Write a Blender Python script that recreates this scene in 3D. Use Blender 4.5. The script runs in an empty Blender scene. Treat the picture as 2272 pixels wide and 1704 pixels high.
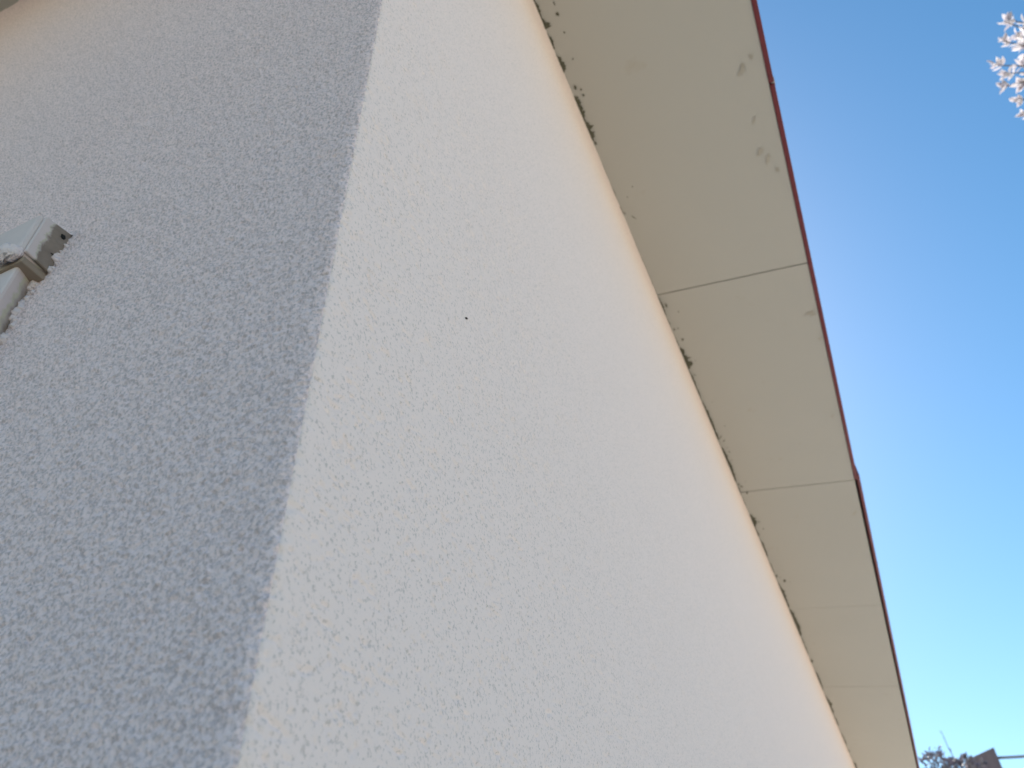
import bpy, bmesh, math, random
import numpy as np
from mathutils import Vector, Matrix
R = math.radians
random.seed(7)
scene = bpy.context.scene
col = scene.collection

# ---------------------------------------------------------------- camera
cd = bpy.data.cameras.new('camera'); cam = bpy.data.objects.new('camera', cd); col.objects.link(cam)
cam.matrix_world = Matrix(((0.41309575, -0.60219021, -0.68316824, -0.2125),
                           (-0.91001809, -0.30171764, -0.2843124, -0.19227),
                           (-0.03491376, 0.73914371, -0.67264226, 1.2),
                           (0, 0, 0, 1)))
# camera looks down -Z: columns are right, up, back
right = Vector((0.41309575, -0.91001809, -0.03491376))
up = Vector((-0.60219021, -0.30171764, 0.73914371))
back = Vector((-0.68316824, -0.2843124, -0.67264226))
cam.matrix_world = Matrix(((right.x, up.x, back.x, -0.2125), (right.y, up.y, back.y, -0.19227),
                           (right.z, up.z, back.z, 1.2), (0, 0, 0, 1)))
cd.sensor_width = 36; cd.lens = 27.316; cd.clip_start = 0.02; cd.clip_end = 2000
cd.dof.use_dof = True; cd.dof.focus_distance = 0.53; cd.dof.aperture_fstop = 13.5
scene.camera = cam

# ---------------------------------------------------------------- light
SUN_AZ = 25.0      # degrees from +x towards +y
SUN_EL = 42.0
w = bpy.data.worlds.new('World'); scene.world = w; w.use_nodes = True
nt = w.node_tree; bg = nt.nodes['Background']
sky = nt.nodes.new('ShaderNodeTexSky'); sky.sky_type = 'NISHITA'; sky.sun_disc = False
sky.sun_elevation = R(SUN_EL); sky.sun_rotation = R(90 - SUN_AZ)
sky.air_density = 1.0; sky.dust_density = 0.47; sky.ozone_density = 1.0
nt.links.new(sky.outputs[0], bg.inputs[0]); bg.inputs[1].default_value = 0.072
hs = nt.nodes.new("ShaderNodeHueSaturation"); hs.inputs["Saturation"].default_value = 1.32; hs.inputs["Hue"].default_value = 0.489
nt.links.new(sky.outputs[0], hs.inputs["Color"]); nt.links.new(hs.outputs[0], bg.inputs[0])
ld = bpy.data.lights.new('sun', 'SUN'); ld.energy = 5.0; ld.angle = R(0.5); ld.color = (1, 0.93, 0.86)
sun = bpy.data.objects.new('sun', ld); col.objects.link(sun)
sd = Vector((math.cos(R(SUN_EL)) * math.cos(R(SUN_AZ)), math.cos(R(SUN_EL)) * math.sin(R(SUN_AZ)), math.sin(R(SUN_EL))))
sun.rotation_euler = sd.to_track_quat('Z', 'Y').to_euler(); sun.location = (0, 0, 20)
scene.view_settings.view_transform = 'Standard'; scene.view_settings.look = 'None'
scene.view_settings.exposure = 1.43; scene.view_settings.gamma = 1
scene.render.engine = 'CYCLES'
scene.cycles.max_bounces = 8; scene.cycles.diffuse_bounces = 5

# ---------------------------------------------------------------- helpers
def tag(o, label=None, cat=None, group=None, kind=None):
    if label: o['label'] = label
    if cat: o['category'] = cat
    if group: o['group'] = group
    if kind: o['kind'] = kind
    return o
def empty(name, loc=(0, 0, 0)):
    o = bpy.data.objects.new(name, None); col.objects.link(o); o.location = loc
    o.empty_display_size = 0.1
    return o
def obj(name, verts, faces, mat, parent=None, smooth=False):
    me = bpy.data.meshes.new(name); me.from_pydata([tuple(v) for v in verts], [], faces); me.update()
    if smooth: me.polygons.foreach_set('use_smooth', [True] * len(me.polygons))
    o = bpy.data.objects.new(name, me); col.objects.link(o); me.materials.append(mat)
    if parent:
        o.parent = parent
        if parent.type == 'EMPTY': o.matrix_parent_inverse = Matrix.Translation(root_loc(parent)).inverted()
    return o
def root_loc(p):
    v = Vector((0, 0, 0))
    while p:
        v = v + p.location; p = p.parent
    return v
class MB:
    def __init__(s): s.v = []; s.f = []
    def add(s, vs, fs):
        n = len(s.v); s.v += [tuple(v) for v in vs]; s.f += [tuple(i + n for i in f) for f in fs]
    def hexa(s, p):      # 8 points: 4 bottom ring, 4 top ring
        s.add(p, [(0, 3, 2, 1), (4, 5, 6, 7), (0, 1, 5, 4), (1, 2, 6, 5), (2, 3, 7, 6), (3, 0, 4, 7)])
    def box(s, x0, x1, y0, y1, z0, z1):
        s.hexa([(x0, y0, z0), (x1, y0, z0), (x1, y1, z0), (x0, y1, z0), (x0, y0, z1), (x1, y0, z1), (x1, y1, z1), (x0, y1, z1)])
    def tube(s, pts, rad, n=7):
        pts = [Vector(p) for p in pts]; rings = []
        for i, p in enumerate(pts):
            d = (pts[min(i + 1, len(pts) - 1)] - pts[max(i - 1, 0)]).normalized()
            a = d.orthogonal().normalized() if i == 0 else (rings_a - d * rings_a.dot(d)).normalized()
            rings_a = a; b = d.cross(a); r = rad[i] if hasattr(rad, '__len__') else rad
            rings.append([p + (a * math.cos(2 * math.pi * k / n) + b * math.sin(2 * math.pi * k / n)) * r for k in range(n)])
        vs = [v for r in rings for v in r]; fs = []
        for i in range(len(pts) - 1):
            for k in range(n):
                fs.append((i * n + k, i * n + (k + 1) % n, (i + 1) * n + (k + 1) % n, (i + 1) * n + k))
        fs.append(tuple(range(n))[::-1]); fs.append(tuple((len(pts) - 1) * n + k for k in range(n)))
        s.add(vs, fs)
    def build(s, name, mat, parent=None, smooth=False, bevel=0):
        o = obj(name, s.v, s.f, mat, parent, smooth)
        if bevel:
            m = o.modifiers.new('bevel', 'BEVEL'); m.width = bevel; m.segments = 2; m.limit_method = 'ANGLE'
        return o

# ---------------------------------------------------------------- materials
def mat(name, color, rough=0.8, spec=0.3):
    m = bpy.data.materials.new(name); m.use_nodes = True
    b = m.node_tree.nodes['Principled BSDF']
    b.inputs['Base Color'].default_value = (*color, 1); b.inputs['Roughness'].default_value = rough
    b.inputs['Specular IOR Level'].default_value = spec
    return m
def nd(m, t, **kw):
    n = m.node_tree.nodes.new(t)
    for k, v in kw.items():
        if k in n.inputs: n.inputs[k].default_value = v
        else: setattr(n, k, v)
    return n
def link(m, a, b): m.node_tree.links.new(a, b)
def noise(m, scale, detail=3, rough=0.55, stretch=None):
    tc = nd(m, 'ShaderNodeTexCoord'); src = tc.outputs['Object']
    if stretch:
        mp = nd(m, 'ShaderNodeMapping'); mp.inputs['Scale'].default_value = stretch
        link(m, src, mp.inputs[0]); src = mp.outputs[0]
    n = nd(m, 'ShaderNodeTexNoise', Scale=scale, Detail=detail, Roughness=rough); link(m, src, n.inputs['Vector'])
    return n.outputs['Fac']
def ramp(m, fac, stops):
    r = nd(m, 'ShaderNodeValToRGB'); e = r.color_ramp.elements
    while len(e) < len(stops): e.new(0.5)
    for i, (p, c) in enumerate(stops):
        e[i].position = p; e[i].color = (*c, 1) if len(c) == 3 else c
    link(m, fac, r.inputs[0]); return r.outputs['Color']
def mixc(m, fac, a, b, mode='MIX'):
    x = nd(m, 'ShaderNodeMix', data_type='RGBA', blend_type=mode)
    ins = [i for i in x.inputs if i.enabled]
    for s, v in ((x.inputs[0], fac), (x.inputs[6], a), (x.inputs[7], b)):
        if hasattr(v, 'is_output'): link(m, v, s)
        elif isinstance(v, (int, float)): s.default_value = v
        else: s.default_value = (*v, 1)
    return x.outputs[2]
def base(m): return m.node_tree.nodes['Principled BSDF'].inputs['Base Color']
def bump(m, h, strength, dist, prev=None):
    b = nd(m, 'ShaderNodeBump', Strength=strength, Distance=dist); link(m, h, b.inputs['Height'])
    if prev: link(m, prev, b.inputs['Normal'])
    link(m, b.outputs[0], m.node_tree.nodes['Principled BSDF'].inputs['Normal']); return b.outputs[0]

def plaster(name, c0, c1, pit_shade, grain, smear, sscale, bs, rlo, rhi):
    m = mat(name, c0, 0.9, 0.15)
    c = mixc(m, noise(m, 3.5, 4), c0, c1)
    sp = ramp(m, noise(m, sscale, 2, 0.6), [(rlo, (1, 1, 1)), (rhi, (0, 0, 0))])      # dark grain: shade of the stucco pits put into the colour
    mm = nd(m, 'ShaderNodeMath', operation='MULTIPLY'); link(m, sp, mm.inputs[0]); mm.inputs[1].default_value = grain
    c = mixc(m, mm.outputs[0], c, pit_shade)
    st = ramp(m, noise(m, 75, 3, 0.7), [(0.64, (0, 0, 0)), (0.76, (1, 1, 1))])        # small ochre smears
    m2 = nd(m, 'ShaderNodeMath', operation='MULTIPLY'); link(m, st, m2.inputs[0]); m2.inputs[1].default_value = smear
    c = mixc(m, m2.outputs[0], c, (0.52, 0.46, 0.38))
    link(m, c, base(m))
    bump(m, noise(m, 560, 3, 0.75), bs, 0.0022)
    return m
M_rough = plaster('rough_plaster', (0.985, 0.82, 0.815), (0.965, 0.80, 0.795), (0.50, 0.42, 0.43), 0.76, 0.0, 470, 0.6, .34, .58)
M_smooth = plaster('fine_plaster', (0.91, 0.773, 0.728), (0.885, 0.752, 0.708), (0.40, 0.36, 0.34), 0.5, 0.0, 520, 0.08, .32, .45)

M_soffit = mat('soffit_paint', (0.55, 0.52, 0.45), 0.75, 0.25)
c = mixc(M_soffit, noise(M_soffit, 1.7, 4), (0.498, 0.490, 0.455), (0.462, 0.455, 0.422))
st = ramp(M_soffit, noise(M_soffit, 9, 3, 0.6), [(0.68, (0, 0, 0)), (0.80, (1, 1, 1))])
q = nd(M_soffit, 'ShaderNodeMath', operation='MULTIPLY'); link(M_soffit, st, q.inputs[0]); q.inputs[1].default_value = 0.35
c = mixc(M_soffit, q.outputs[0], c, (0.36, 0.29, 0.20))
link(M_soffit, c, base(M_soffit)); bump(M_soffit, noise(M_soffit, 260, 2), 0.15, 0.001)

M_fascia = mat('red_brown_metal', (0.17, 0.035, 0.035), 0.45, 0.4)
c = mixc(M_fascia, noise(M_fascia, 14, 4), (0.18, 0.027, 0.035), (0.12, 0.022, 0.03)); link(M_fascia, c, base(M_fascia))
M_clip = mat('grey_joint_metal', (0.4, 0.38, 0.37), 0.5)
M_roof = mat('roof_sheet', (0.16, 0.05, 0.04), 0.6)
c = mixc(M_roof, noise(M_roof, 2.5, 5), (0.20, 0.06, 0.045), (0.11, 0.045, 0.04)); link(M_roof, c, base(M_roof))
M_mould = mat('mould_film', (0.085, 0.085, 0.06), 0.95, 0.1)
c = mixc(M_mould, noise(M_mould, 160, 3), (0.075, 0.08, 0.055), (0.18, 0.17, 0.13)); link(M_mould, c, base(M_mould))

def boxmat(name, lo, hi):
    """grey enamel, brown and greenish weathering that creeps out from the wall side"""
    m = mat(name, (0.5, 0.47, 0.44), 0.6, 0.3)
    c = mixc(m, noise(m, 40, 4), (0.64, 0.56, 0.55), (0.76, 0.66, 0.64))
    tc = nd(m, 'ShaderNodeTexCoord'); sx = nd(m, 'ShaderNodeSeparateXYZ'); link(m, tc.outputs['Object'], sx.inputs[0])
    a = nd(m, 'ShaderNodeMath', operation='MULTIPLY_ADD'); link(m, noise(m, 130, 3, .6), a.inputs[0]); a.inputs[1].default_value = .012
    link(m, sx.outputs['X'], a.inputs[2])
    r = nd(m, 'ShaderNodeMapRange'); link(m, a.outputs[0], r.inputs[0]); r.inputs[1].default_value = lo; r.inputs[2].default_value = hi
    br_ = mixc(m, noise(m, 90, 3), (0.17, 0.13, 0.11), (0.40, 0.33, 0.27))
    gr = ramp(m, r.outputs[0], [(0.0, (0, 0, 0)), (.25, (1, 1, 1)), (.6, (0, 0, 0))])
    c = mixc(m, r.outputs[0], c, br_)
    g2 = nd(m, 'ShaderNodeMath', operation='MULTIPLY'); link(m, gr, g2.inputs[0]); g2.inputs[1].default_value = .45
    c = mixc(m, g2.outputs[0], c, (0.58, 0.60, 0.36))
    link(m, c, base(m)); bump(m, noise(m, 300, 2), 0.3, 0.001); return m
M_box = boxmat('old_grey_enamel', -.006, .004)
M_rust = boxmat('weathered_brown_edge', -.012, -.009)
M_dark = mat('brown_shaded_underside', (0.34, 0.27, 0.21), 0.9)
M_mortar = mat('mortar', (0.84, 0.73, 0.73), 0.95)
bump(M_mortar, noise(M_mortar, 400, 4), 0.8, 0.002)

M_ground = mat('dry_lawn', (0.3, 0.26, 0.16), 0.95)
c = mixc(M_ground, noise(M_ground, 1.2, 6), (0.36, 0.325, 0.25), (0.27, 0.255, 0.18)); link(M_ground, c, base(M_ground))
bump(M_ground, noise(M_ground, 30, 5), 0.8, 0.03)
M_bounce_path = mat('pale_bounce_concrete', (0.45, 0.42, 0.36), 0.9)
c = mixc(M_bounce_path, noise(M_bounce_path, 4, 6), (0.69, 0.635, 0.52), (0.59, 0.545, 0.45)); link(M_bounce_path, c, base(M_bounce_path))
bump(M_bounce_path, noise(M_bounce_path, 60, 4), 0.4, 0.004)

# ---------------------------------------------------------------- ground
g = MB(); n = 24; S = 600
vs = [(-S + 2 * S * i / n, -S + 2 * S * j / n, 0) for j in range(n + 1) for i in range(n + 1)]
fs = [(j * (n + 1) + i, j * (n + 1) + i + 1, (j + 1) * (n + 1) + i + 1, (j + 1) * (n + 1) + i) for j in range(n) for i in range(n)]
tag(obj('ground', vs, fs, M_ground), kind='structure')
b = MB(); b.add([(-0.3, -5.5, .004), (14, -5.5, .004), (14, -0.5, .004), (-0.3, -0.5, .004)], [(0, 1, 2, 3)])  # unseen pale slab, sized and lightened to bounce sun onto wall and soffit
tag(b.build('bounce_path', M_bounce_path), kind='structure')

# ---------------------------------------------------------------- the house
HX, HY = 9.4, 8.0         # plan size
EZ = 3.0; SL = 0.182; OV = 0.4347; OL = 1.15; SLL = SL * OV / OL  # OL: left overhang, widened out of view to shade the upper left wall
house = tag(empty('house'), 'cream rendered bungalow corner under a low eave with a thin red edge, filling the view', 'house')

rng = np.random.default_rng(11)
def vnoise(u, v, su, sv, seed):
    """smooth value noise on (u, v) metres with cell sizes su, sv"""
    r = np.random.default_rng(seed); T = r.random((512, 512))
    a = u / su + 1000.3; b_ = v / sv + 1000.7
    ia = np.floor(a).astype(int); ib = np.floor(b_).astype(int); fa = a - ia; fb = b_ - ib
    fa = fa * fa * (3 - 2 * fa); fb = fb * fb * (3 - 2 * fb)
    g = lambda i, j: T[(ia + i) % 512, (ib + j) % 512]
    return (g(0, 0) * (1 - fa) + g(1, 0) * fa) * (1 - fb) + (g(0, 1) * (1 - fa) + g(1, 1) * fa) * fb
def graded(start, stop, d0, near, growth):
    out = [start]; d = d0
    while out[-1] < stop:
        if out[-1] > near: d *= growth
        out.append(out[-1] + d)
    out[-1] = stop
    return np.array(out)
zs = np.concatenate([[0.0, 0.4, 0.8, 1.1, 1.2, 1.24], graded(1.255, EZ + 0.004, 0.00095, 1.95, 1.006)])
def wall_sheet(side):
    """side -1: the left wall along +y (u<0); side +1: the right wall along +x"""
    end = HY if side < 0 else HX
    us = graded(0.0, end, 0.0008, 0.36 if side < 0 else 0.30, 1.012)
    U, Z = np.meshgrid(us * side, zs, indexing='ij'); A = np.abs(U)
    k = np.clip(0.5 + U / 0.008, 0, 1)                         # 0 rough side, 1 fine side
    n9 = vnoise(U, Z, .011, .010, 1); n4 = vnoise(U, Z, .0028, .0022, 2); n2 = vnoise(U, Z, .0017, .0014, 3)
    n4b = vnoise(U + .3 * Z, Z, .0026, .0017, 4); n1 = vnoise(U, Z, .0013, .0012, 5)
    big = vnoise(U, Z, .16, .21, 6) + .5 * vnoise(U, Z, .05, .06, 7)
    ridge = 1 - np.abs(2 * n4b - 1)
    rough = .0005 * n4 + .0014 * n2 + .0012 * n1 + .0008 * (n9 - .5) - .0013 * np.clip((.40 - n4b) / .40, 0, 1) * (.35 + n2)
    pit = np.clip((vnoise(U + Z * .25, Z - U * .04, .0036, .0019, 8) - .66) / .3, 0, 1) * np.clip(n9 * 2 - .3, 0, 1)
    fine = .0002 * n2 + .0002 * n1 - .0013 * pit
    h = rough * (1 - k) + (fine + .0006) * k + .0007 * (big - .75) * np.clip(A / .03, .1, 1)
    # corner rounding, radius about 3 mm, chipped
    rc = .0020 + .0034 * vnoise(0 * U, Z, .01, .0042, 9) + .0010 * vnoise(0 * U, Z, .01, .02, 10)
    cut = np.where(A < rc * 1.6, (rc * 1.6 - A) ** 2 / (rc * 3.2) * .55, 0)
    h2 = h - cut
    if side < 0: X, Y = -h2, A - np.where(A < .004, h2 * (1 - A / .004), 0)
    else: X, Y = A - np.where(A < .004, h2 * (1 - A / .004), 0), -h2
    nu, nz = U.shape
    co = np.stack([X, Y, Z], -1).reshape(-1, 3).astype(np.float32)
    idx = np.arange(nu * nz).reshape(nu, nz)
    q = np.stack([idx[:-1, :-1], idx[1:, :-1], idx[1:, 1:], idx[:-1, 1:]], -1).reshape(-1, 4)
    if side < 0: q = q[:, ::-1]
    me = bpy.data.meshes.new('wall')
    me.vertices.add(len(co)); me.vertices.foreach_set('co', co.ravel())
    me.loops.add(q.size); me.loops.foreach_set('vertex_index', q.ravel().astype(np.int32))
    me.polygons.add(len(q)); me.polygons.foreach_set('loop_start', np.arange(0, q.size, 4, dtype=np.int32))
    me.update(calc_edges=True); me.polygons.foreach_set('use_smooth', np.ones(len(q), dtype=bool))
    o = bpy.data.objects.new('wall', me); col.objects.link(o); o.parent = house
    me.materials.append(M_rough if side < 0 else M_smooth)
    return o
wl = wall_sheet(-1); wl['label'] = 'coarse bluish grey stucco wall face left of the corner'
wr = wall_sheet(1); wr['label'] = 'paler smoother stucco wall face right of the corner'
b = MB()
b.box(0.02, HX, HY, HY + .02, 0, EZ); b.box(HX, HX + .02, 0.0, HY + .02, 0, EZ)
o = b.build('wall', M_smooth, house); o['label'] = 'plain back wall of the house, out of view'

# soffit boards: follow the roof slope, 4 mm joints
def soffit_right(x0, x1, mitre=False, jog=0):
    b = MB(); t = .008
    xi0 = 0.0 if mitre else x0
    p = [(x0, -OV, EZ - SL * OV), (x1, -OV, EZ - SL * OV), (x1, 0.012, EZ + SL * .012), (xi0, 0.012, EZ + SL * .012)]
    if jog: p = [(a, b_, c_ + jog) for a, b_, c_ in p]
    b.hexa(p + [(a, b_, c_ + t) for a, b_, c_ in p])
    return b.build('soffit_panel', M_soffit, house, bevel=.0008)
def soffit_left(y0, y1, mitre=False):
    b = MB(); t = .008; yi0 = 0.0 if mitre else y0
    p = [(-OL, y0, EZ - SL * OV), (0.012, yi0, EZ + SLL * .012), (0.012, y1, EZ + SLL * .012), (-OL, y1, EZ - SL * OV)]
    b.hexa(p + [(a, b_, c_ + t) for a, b_, c_ in p])
    return b.build('soffit_panel', M_soffit, house, bevel=.0008)
J0, JD = 1.4462, 1.2003
gaps = [.0045, .0045, .004, .0035, .0035, .0016, .0016, .002]
soffit_right(-OL, J0 - JD - .002, mitre=True)
xs = [J0 + JD * k for k in range(-1, 7)]
for i in range(len(xs) - 1):
    soffit_right(xs[i] + gaps[i] / 2, xs[i + 1] - gaps[i + 1] / 2, jog=.0006 * (i % 2))
soffit_right(xs[-1] + .001, HX + OV)
soffit_left(-OV, .9, mitre=True)
for k in range(7): soffit_left(.903 + 1.2 * k, .9 + 1.2 * (k + 1))

# fascia strips with a joint and an overlap
FB = EZ - SL * OV
def fascia_x(x0, x1, off=0.0, th=.0115, drop=.003):
    b = MB(); b.box(x0, x1, -OV - th - off, -OV - off, FB - drop, FB + .15)
    return b.build('fascia', M_fascia, house, bevel=.0015)
fascia_x(-OL - .0125, .853)
fascia_x(.858, 2.640, off=.0005)
fascia_x(2.610, HX + OV, off=.009, th=.011, drop=.005)
b = MB(); b.box(.846, .865, -OV - .0135, -OV - .006, FB + .001, FB + .05); b.build('fascia_clip', M_clip, house)
b = MB(); b.box(-OL - .0125, -OL, -OV, HY + OV, FB - .003, FB + .15); b.build('fascia', M_fascia, house, bevel=.0015)
# hip roof, closed
x0, x1, y0, y1 = -OL - .004, HX + OV + .004, -OV - .004, HY + OV + .004
hd = (y1 - y0) / 2; zb = FB + .03; zt = FB + .152
def ring(z): return [(x0, y0, z), (x1, y0, z), (x1, y1, z), (x0, y1, z), (x0 + hd, y0 + hd, z + SL * hd), (x1 - hd, y0 + hd, z + SL * hd)]
b = MB(); f = [(0, 1, 5, 4), (1, 2, 5), (2, 3, 4, 5), (3, 0, 4)]
b.add(ring(zt), f); b.add(ring(zb), [t[::-1] for t in f])
nv = [(0, 1), (1, 2), (2, 3), (3, 0)]
b.f += [(a + 6, c_ + 6, c_, a) for a, c_ in nv]
roof = b.build('roof', M_roof, house)
# raised seams on the roof sheets
b = MB()
for k in range(1, 24):
    x = x0 + k * (x1 - x0) / 24
    for s in (0, 1):
        run = min(x - x0, x1 - x, hd)
        ya = y0 if s == 0 else y1; yb = ya + (run if s == 0 else -run)
        b.tube([(x, ya, zt + .01), (x, yb, zt + .01 + SL * run)], .018, 6)
b.build('seam', M_roof, roof)

# mould along the board edge: thin film patches on the underside of the boards
layer = [0]
def sz(y): return EZ + SL * y - .0012 - (layer[0] % 12) * .00006
b = MB()
def blob(x, y, rx, ry, ang=0, jag=.5, n=17):
    rx *= .85; ry *= .7; layer[0] += 1
    pts = []
    for k in range(n):
        a = 2 * math.pi * k / n; r = 1 + random.uniform(-jag, jag)
        px, py = math.cos(a) * rx * r, math.sin(a) * ry * r
        qx = x + px * math.cos(ang) - py * math.sin(ang); qy = y + px * math.sin(ang) + py * math.cos(ang)
        pts.append((qx, min(qy, -.0005), sz(min(qy, -.0005))))
    b.add(pts, [tuple(range(n))[::-1]])
def ribbon(xa, xb, wmax, wmin=.001, step=.004, seed=0, shape=None):
    layer[0] += 1
    r = random.Random(seed); n = max(3, int((xb - xa) / step)); top = []; bot = []; wv = 0
    for i in range(n + 1):
        t = i / n; env = math.sin(math.pi * t) ** .5 if shape is None else shape(t)
        wv = .6 * wv + .4 * r.random() * 2
        wd = wmin + (wmax - wmin) * env * min(1.3, wv) * (.6 + .6 * r.random())
        x = xa + (xb - xa) * t; wd *= .8 if x < 1.4 else .9; top.append((x, .001, sz(.001))); bot.append((x, -wd, sz(-wd)))
    vs = top + bot; m = n + 1
    b.add(vs, [(i, i + 1, m + i + 1, m + i) for i in range(n)])
ribbon(.30, .47, .006, seed=20)
ribbon(1.1, 8.5, .0022, .0008, .004, 77)
ribbon(.470, .545, .010, .001, .003, 1); ribbon(.530, .548, .020, .001, .002, 2)
ribbon(.552, .600, .007, .0005, .003, 3)
ribbon(.612, .662, .014, .001, .003, 4)
blob(.706, -.013, .010, .004, .1); blob(.716, -.024, .004, .003); blob(.733, -.024, .004, .0035)
ribbon(.728, .862, .022, .002, .003, 5, lambda t: .25 + .75 * abs(math.sin(math.pi * (t * 1.9 + .1))) * (.5 + .5 * t))
blob(.870, -.006, .006, .004)
blob(.525, -.040, .006, .005); blob(.570, -.038, .003, .003); blob(.500, -.041, .005, .002)
ribbon(.93, .99, .002, .0005, .003, 6); ribbon(1.00, 1.06, .004, .0005, .003, 7); ribbon(1.075, 1.12, .004, .0005, .003, 8)
blob(1.13, -.024, .011, .003, -.5); blob(1.11, -.006, .005, .003); blob(1.06, -.03, .003, .002)
ribbon(1.14, 1.44, .0016, .0004, .005, 9)
ribbon(1.452, 1.545, .006, .0015, .004, 10); blob(1.492, -.015, .012, .003)
ribbon(1.55, 1.60, .004, .0005, .003, 11); blob(1.610, -.009, .005, .004); blob(1.608, -.022, .004, .003); blob(1.664, -.0215, .006, .005)
ribbon(1.640, 1.70, .004, .001, .003, 21)
ribbon(1.700, 1.815, .026, .004, .004, 12, lambda t: .35 + .65 * max(0, math.sin(math.pi * min(1, t * 1.25)) * (.4 + .8 * t)))
blob(1.79, -.015, .016, .011, .2, .2); blob(1.72, -.008, .014, .007, .2, .2)
ribbon(1.81, 1.99, .007, .002, .004, 13); blob(1.85, -.014, .006, .002, -.5)
ribbon(2.00, 2.25, .011, .003, .004, 14); blob(2.235, -.014, .013, .003, .6); blob(2.262, -.022, .011, .003, .5)
blob(2.34, -.024, .006, .004); blob(2.40, -.021, .003, .003); blob(2.31, -.023, .003, .003)
ribbon(2.30, 2.56, .013, .004, .004, 15); blob(2.60, -.016, .012, .005, -.4); blob(2.578, -.009, .010, .004)
ribbon(2.585, 2.67, .006, .001, .004, 16); blob(2.655, -.027, .014, .005, .3, .3)
ribbon(2.68, 2.80, .003, .0005, .004, 22)
ribbon(2.83, 2.95, .020, .004, .005, 17); blob(2.90, -.028, .012, .003, .1); blob(2.97, -.034, .008, .003)
ribbon(2.95, 3.04, .009, .001, .005, 23)
ribbon(3.06, 3.24, .012, .003, .006, 18); ribbon(3.27, 3.42, .006, .001, .006, 24); blob(3.44, -.008, .018, .006)
blob(3.50, -.035, .018, .009, .1, .2); blob(3.46, -.022, .006, .003)
ribbon(3.52, 3.82, .016, .004, .006, 19); ribbon(3.84, 4.20, .026, .006, .006, 25); ribbon(4.21, 4.5, .008, .001, .008, 26)
for k, (xa, xb, wd) in enumerate([(4.55, 4.62, .02), (4.75, 5.1, .014), (5.2, 5.6, .02), (5.6, 5.85, .012), (6.0, 6.35, .012), (6.4, 6.5, .022), (6.75, 7.1, .02), (7.3, 8.4, .014)]):
    ribbon(xa, xb, wd, .002, .01, 40 + k)
for k in range(16): blob(random.uniform(.5, 4.5), -random.uniform(.02, .06), random.uniform(.0015, .004), random.uniform(.0015, .003))
random.seed(3)
mb2 = b; b = MB()
for (x, y, rx, ry, a) in [(.80, -.385, .022, .007, .5), (.775, -.41, .012, .004, .4), (1.035, -.385, .016, .005, .6), (1.06, -.395, .020, .008, .2), (1.10, -.41, .010, .006, .2),
                          (.94, -.385, .014, .003, .5), (1.66, -.415, .025, .008, 1.2), (1.78, -.42, .012, .006, .2), (2.2, -.41, .02, .004, .3), (2.9, -.41, .03, .006, .4)]:
    for q in range(3): blob(x + random.uniform(-.3, .3) * rx, y + random.uniform(-.5, .5) * ry, rx * random.uniform(.3, 1), ry * random.uniform(.3, 1), a, .6, 19)
M_scuff = mat('scuff_film', (0.455, 0.428, 0.37), .8)
o = b.build('scuff_mark', M_scuff, house); o['kind'] = 'stuff'; b = mb2
mo = b.build('mould_patch', M_mould, house)
tag(mo, kind='stuff'); mo['label'] = 'dark mould specks along the joint of wall and soffit'

b = MB(); M_speck = mat('black_speck', (.02, .02, .02), .8)
b.hexa([(.1588, -.0020, 1.6504), (.1608, -.0020, 1.6510), (.1608, -.0005, 1.6510), (.1588, -.0005, 1.6504), (.1586, -.0018, 1.6514), (.1605, -.0018, 1.6520), (.1605, -.0005, 1.6520), (.1586, -.0005, 1.6514)])
b.build('dirt_speck', M_speck, house)

def lump(mbx, c, r, seed, seg=10):
    rr = random.Random(seed); rows = 7; vs = []; fs = []
    for i in range(rows + 1):
        th = math.pi * i / rows
        for k in range(seg):
            ph = 2 * math.pi * k / seg; q = 1 + rr.uniform(-.28, .28)
            vs.append((c[0] + r[0] * q * math.sin(th) * math.cos(ph), c[1] + r[1] * q * math.sin(th) * math.sin(ph), c[2] + r[2] * q * math.cos(th)))
    for i in range(rows):
        for k in range(seg): fs.append((i * seg + k, i * seg + (k + 1) % seg, (i + 1) * seg + (k + 1) % seg, (i + 1) * seg + k))
    mbx.add(vs, fs)

# ---------------------------------------------------------------- enamel box set into the left wall
ub = tag(empty('utility_box', (0, .40, 1.2)), 'small old painted metal box set in the rough stucco, brown cap end and smeared mortar', 'utility box')
b = MB(); b.hexa([(-.020, .286, 1.10), (-.020, .60, 1.10), (.01, .60, 1.10), (.01, .296, 1.10), (-.020, .286, 1.679), (-.020, .60, 1.679), (.01, .60, 1.679), (.01, .296, 1.679)])
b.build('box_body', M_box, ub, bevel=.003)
b = MB(); b.hexa([(-.028, .2805, 1.679), (-.028, .62, 1.679), (.01, .62, 1.679), (.01, .2805, 1.679),
                  (-.028, .2805, 1.726), (-.028, .62, 1.726), (.01, .62, 1.731), (.01, .2805, 1.731)])
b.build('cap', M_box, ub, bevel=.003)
b = MB(); b.hexa([(-.0245, .2770, 1.681), (-.0245, .2802, 1.681), (.01, .2802, 1.679), (.01, .2770, 1.679),
                  (-.0245, .2770, 1.724), (-.0245, .2802, 1.724), (.01, .2802, 1.730), (.01, .2770, 1.730)])
pl = b.build('end_plate', M_rust, ub, bevel=.001); pl['label'] = 'brown weathered end face of the cap'
b = MB(); b.box(-.0225, .01, .2800, .60, 1.6725, 1.6787); o = b.build('underside_shade', M_dark, ub, bevel=.001)  # added strip: shade under the cap put into its dark brown colour
b = MB(); lump(b, (-.0065, .2768, 1.7190), (.0025, .0010, .0022), 61); lump(b, (-.0005, .2765, 1.7265), (.0013, .001, .0014), 62); lump(b, (-.004, .2768, 1.696), (.004, .0008, .0012), 63); b.build('screw_hole', M_speck, ub)
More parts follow.
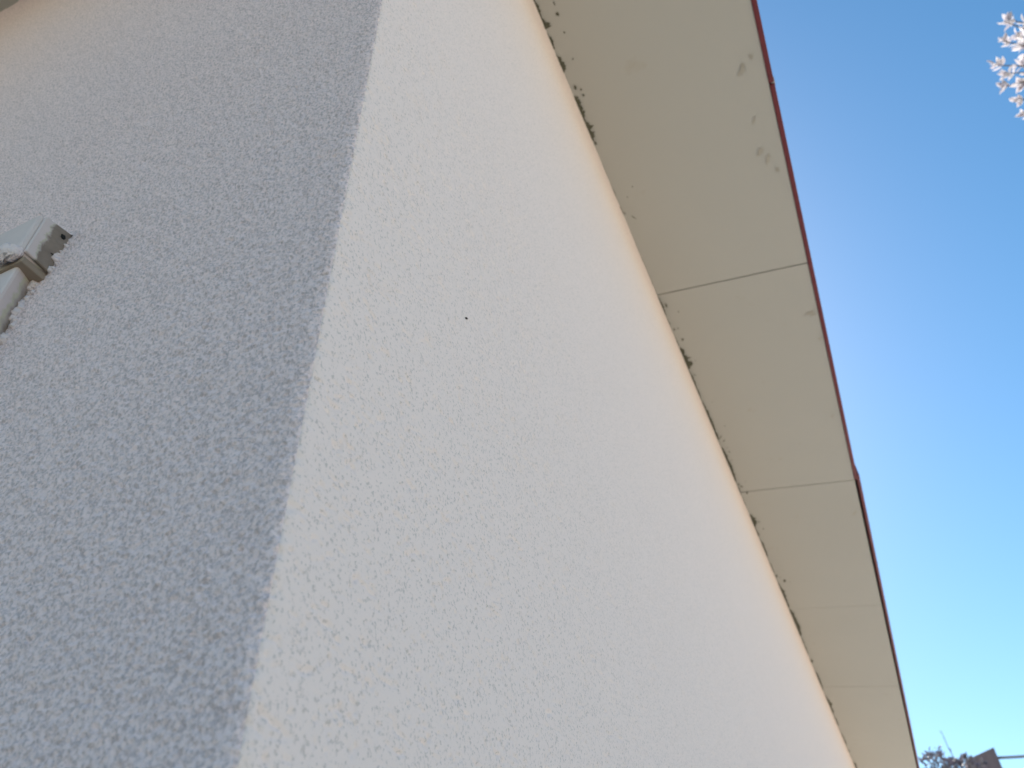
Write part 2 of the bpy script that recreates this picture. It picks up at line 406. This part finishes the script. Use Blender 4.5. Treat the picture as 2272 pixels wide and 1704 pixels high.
b = MB(); lump(b, (-.0275, .293, 1.682), (.006, .010, .008), 3, 14); lump(b, (-.026, .286, 1.680), (.005, .006, .0055), 4, 12)
b.build('mortar_lump', M_mortar, ub, smooth=True)
b = MB(); rr = random.Random(5)
for k in range(150):                                   # mortar squeezed out round the edges
    z = 1.555 + .122 * rr.random(); q = rr.random() ** 3
    lump(b, (-.0005, .2895 - rr.random() ** 2 * .006 + .002, z), (.0015 + q * .004, .0012 + q * .003, .0012 + q * .004), 100 + k, 7)
for k in range(40):
    z = 1.680 + .034 * rr.random(); q = rr.random() ** 3
    lump(b, (-.0005, .2770 - rr.random() ** 2 * .003, z), (.0015 + q * .005, .001 + q * .002, .0012 + q * .002), 300 + k, 7)
b.build('mortar_bead', M_mortar, ub, smooth=True)

# ---------------------------------------------------------------- foliage
def leafmat(name, c0, c1, trans=0.3):
    m = mat(name, c0, 0.5, 0.4)
    oi = nd(m, 'ShaderNodeNewGeometry')
    c = mixc(m, oi.outputs['Random Per Island'], c0, c1); link(m, c, base(m))
    tr = nd(m, 'ShaderNodeBsdfTranslucent'); link(m, c, tr.inputs[0])
    mx = nd(m, 'ShaderNodeMixShader'); mx.inputs[0].default_value = trans
    out = m.node_tree.nodes['Material Output']
    link(m, m.node_tree.nodes['Principled BSDF'].outputs[0], mx.inputs[1]); link(m, tr.outputs[0], mx.inputs[2])
    link(m, mx.outputs[0], out.inputs[0]); return m
M_leafA = leafmat('pale_leaf', (0.82, 0.79, 0.80), (0.45, 0.43, 0.48), .3)
M_leafB = leafmat('dusky_leaf', (0.10, 0.09, 0.14), (0.16, 0.16, 0.17), .2)
M_bark = mat('bark', (0.14, 0.11, 0.09), 0.9)
bump(M_bark, noise(M_bark, 40, 4, .6, (1, 1, .3)), .8, .02)
def leaf(mbx, p, d, L, W, rr):
    d = d.normalized(); s = d.cross(Vector((rr.uniform(-1, 1), rr.uniform(-1, 1), rr.uniform(-1, 1)))).normalized()
    nrm = d.cross(s); q = lambda a, w_, h: p + d * (L * a) + s * (W * w_) + nrm * (W * h)
    mbx.add([q(0, 0, 0), q(.3, .42, .12), q(.65, .42, .1), q(1, 0, -.25), q(.65, -.42, .1), q(.3, -.42, .12), q(.5, 0, -.08)],
            [(0, 1, 6), (1, 2, 6), (2, 3, 6), (3, 4, 6), (4, 5, 6), (5, 0, 6)])
def whorl(mbx, tip, axis, L, W, n, rr):
    axis = axis.normalized()
    for k in range(n):
        o_ = Vector((rr.gauss(0, 1), rr.gauss(0, 1), rr.gauss(0, 1))); o_ = (o_ - axis * o_.dot(axis)).normalized()
        leaf(mbx, tip - axis * rr.uniform(0, .9 * L), (axis * rr.uniform(.1, 1.1) + o_ * rr.uniform(.5, 1)), L * rr.uniform(.7, 1.15), W * rr.uniform(.8, 1.2), rr)

CAMP = Vector((-.2125, -.19227, 1.2))
# tree at right: trunk stands beyond the frame, outer twigs reach towards the house
tree = tag(empty('tree', (4.6, -4.3, 0)), 'tree with pale sunlit leaf tufts against the deep blue sky, upper right', 'tree')
rr = random.Random(21)
tb = MB(); crown = MB()
hub = Vector((4.15, -3.75, 5.2))
tb.tube([(4.6, -4.3, 0), (4.55, -4.25, 1.4), (4.45, -4.1, 2.9), (4.3, -3.9, 4.2), hub], [.14, .12, .10, .075, .05], 10)
tips = [(3.03, -2.30, 5.86), (3.02, -2.21, 5.86), (3.04, -2.27, 5.79), (3.11, -2.13, 5.78), (3.16, -2.18, 5.72), (3.21, -2.13, 5.68), (3.20, -2.22, 5.64),
        (3.29, -2.17, 5.60), (3.36, -2.20, 5.52), (3.35, -2.25, 5.56), (3.13, -2.32, 5.79), (3.22, -2.30, 5.70), (3.32, -2.32, 5.62), (2.98, -2.35, 5.90), (2.94, -2.27, 5.93), (2.92, -2.24, 5.90)]
node = Vector((3.45, -2.95, 5.55))
tb.tube([(4.45, -4.1, 2.9), (4.1, -3.6, 4.2), node], [.06, .045, .022], 7)
for t in tips:
    t = Vector(t); mid = (node + t) / 2 + Vector((rr.uniform(-.05, .05), rr.uniform(-.03, .03), rr.uniform(-.02, .1)))
    tb.tube([node, mid, t], [.010, .006, .003], 5)
    whorl(crown, t, (t - mid), .060, .026, 11, rr)
    for a in (.25, .5, .75):
        whorl(crown, mid + (t - mid) * a, (t - mid), .062, .030, 6, rr)
for k in range(150):                          # the rest of the crown, outside the photograph
    d = Vector((rr.gauss(0, 1), rr.gauss(0, 1), rr.gauss(0, .8))).normalized(); r = rr.uniform(.45, 1) ** .5
    c = Vector((4.35, -4.3, 5.2)) + Vector((d.x * 1.35 * r, d.y * 1.05 * r, d.z * 1.5 * r))
    q = hub + (c - hub) * .4 + Vector((rr.uniform(-.1, .1),) * 3)
    tb.tube([hub, q, c], [.016, .010, .003], 4)
    for a in range(5):
        c2 = c + Vector((rr.gauss(0, .16), rr.gauss(0, .16), rr.gauss(0, .16)))
        whorl(crown, c2, c2 - hub, .09, .031, 9, rr)
tb.build('trunk', M_bark, tree, smooth=True); crown.build('crown', M_leafA, tree)

# dusky tree beyond the end of the eave
t2 = tag(empty('tree', (12.9, -1.0, 0)), 'dusky tree top with thin upright twigs between the eave end and the chimney', 'tree')
rr = random.Random(5); tb = MB(); cr = MB()
tb.tube([(12.9, -1.0, 0), (12.85, -1.0, 1.6), (12.9, -1.05, 3.0)], [.13, .11, .08], 9)
def px_pt(u, v, dist):          # a direction seen from the standing point, used as plain world coordinates
    d = right * ((u - 1136) / 1724) + up * (-(v - 852) / 1724) - back
    return CAMP + d.normalized() * dist
tops = [(2046, 1686, 13.1), (2056, 1676, 12.8), (2062, 1668, 13.3), (2070, 1672, 12.9), (2082, 1660, 13.0), (2088, 1672, 12.8), (2096, 1682, 13.3),
        (2112, 1686, 13.0), (2118, 1692, 12.7), (2127, 1688, 13.3), (2142, 1674, 13.1), (2150, 1686, 12.9), (2160, 1690, 13.2), (2170, 1694, 12.8), (2180, 1690, 13.0), (2135, 1690, 12.8), (2104, 1694, 13.0)]
for (u, v, dd) in tops:
    t = px_pt(u, v, dd); bs = Vector((12.9 + rr.uniform(-.2, .2), t.y * .6 - .5 * .9 + rr.uniform(-.1, .1), 3.9))
    tb.tube([(12.9, -1.05, 3.0), bs, t], [.03, .012, .003], 5)
    whorl(cr, t, t - bs, .085, .03, 8, rr)
    for a in (.55, .65, .75, .85, .93):
        whorl(cr, bs + (t - bs) * a, t - bs, .085, .03, 4, rr)
lt = px_pt(2088, 1622, 13.0); lb = px_pt(2122, 1692, 13.0); tb.tube([lb, (lb + lt) / 2 + Vector((0, .01, 0)), lt], [.007, .005, .0025], 5)
for (u, v) in [(2092, 1630), (2100, 1645), (2112, 1668)]:
    leaf(cr, px_pt(u, v, 13), Vector((0, .4, 1)), .07, .02, rr)
for k in range(420):
    d = Vector((rr.gauss(0, 1), rr.gauss(0, 1), rr.gauss(0, 1))).normalized(); r = rr.random() ** .33
    c = Vector((12.95, -1.15, 3.4)) + Vector((d.x * .75 * r, d.y * .78 * r, d.z * 1.05 * r))
    whorl(cr, c, c - Vector((12.9, -1.05, 2.6)), .09, .032, 8, rr)
tb.build('trunk', M_bark, t2, smooth=True); cr.build('crown', M_leafB, t2)

# ---------------------------------------------------------------- neighbouring house, chimney, cable
M_nwall = mat('neighbour_render', (0.48, 0.42, 0.34), 0.9)
M_nroof = mat('grey_tiles', (0.16, 0.18, 0.24), 0.7)
c = mixc(M_nroof, noise(M_nroof, 3, 4), (0.16, 0.18, 0.25), (0.24, 0.24, 0.28)); link(M_nroof, c, base(M_nroof))
M_brick = mat('chimney_brick', (0.25, 0.18, 0.15), 0.9)
br = nd(M_brick, 'ShaderNodeTexBrick', Scale=6.0); br.inputs['Color1'].default_value = (.19, .15, .16, 1); br.inputs['Color2'].default_value = (.14, .11, .13, 1)
br.inputs['Mortar'].default_value = (.20, .17, .16, 1); tc = nd(M_brick, 'ShaderNodeTexCoord'); link(M_brick, tc.outputs['Object'], br.inputs['Vector']); link(M_brick, br.outputs['Color'], base(M_brick))
M_glass = mat('dark_glass', (0.03, 0.04, 0.05), 0.1, 0.6); M_frame = mat('white_frame', (0.7, 0.7, 0.68), 0.5)
nh = tag(empty('house', (19.0, -4, 0)), 'neighbouring house with grey roof and brick chimney, low at the right edge', 'house')
b = MB(); b.box(16.4, 21.6, -9, 1.0, 0, 3.3); b.build('wall', M_nwall, nh)
b = MB(); rz = 5.13
top = [(16.0, -9.4, 3.25), (19.0, -9.4, rz), (22.0, -9.4, 3.25), (16.0, 1.4, 3.25), (19.0, 1.4, rz), (22.0, 1.4, 3.25)]
b.add(top + [(x, y, z - .12) for x, y, z in top], [(0, 1, 4, 3), (1, 2, 5, 4), (6, 9, 10, 7), (7, 10, 11, 8), (0, 3, 9, 6), (2, 8, 11, 5), (0, 6, 7, 1), (1, 7, 8, 2), (3, 4, 10, 9), (4, 5, 11, 10)])
nr = b.build('roof', M_nroof, nh)
for y in (-9, 1):
    b = MB(); b.add([(16.4, y, 3.3), (21.6, y, 3.3), (19, y, 4.95)], [(0, 1, 2)]); b.build('gable', M_nwall, nh)
ch = MB(); cx, cy0, cy1 = 17.2, -2.17, -1.62
ch.hexa([(cx, cy0, 3.6), (cx + .5, cy0, 3.6), (cx + .5, cy1, 3.6), (cx, cy1, 3.6), (cx, cy0, 5.555), (cx + .5, cy0, 5.555), (cx + .5, cy1, 5.41), (cx, cy1, 5.41)])
cho = ch.build('chimney', M_brick, nr)
for y in (-7.2, -4.6, 0):
    b = MB(); b.box(16.37, 16.42, y - .6, y + .6, 1.0, 2.3); fo = b.build('window', M_frame, nh)
    b = MB(); b.box(16.36, 16.369, y - .52, y - .03, 1.08, 2.22); b.box(16.36, 16.369, y + .03, y + .52, 1.08, 2.22); b.build('pane', M_glass, fo)
cb = MB()
pts = [(17.3, -2.16, 5.40), (17.2, -2.56, 5.335), (17.2, -6, 5.5), (17.1, -12, 6.4)]
cb.tube(pts, .024, 6)
tag(cb.build('overhead_cable', mat('cable_grey', (0.22, 0.24, 0.28), 0.6)), 'grey overhead cable leaving the brick chimney towards the right', 'cable')
b = MB(); b.tube([(17.1, -12, 0), (17.1, -12, 7)], [.13, .09], 10); up_ = tag(b.build('utility_pole', M_bark), 'wooden utility pole carrying the overhead cable, beyond the right edge', 'pole')
print('px check', px_pt(1136, 852, 1))
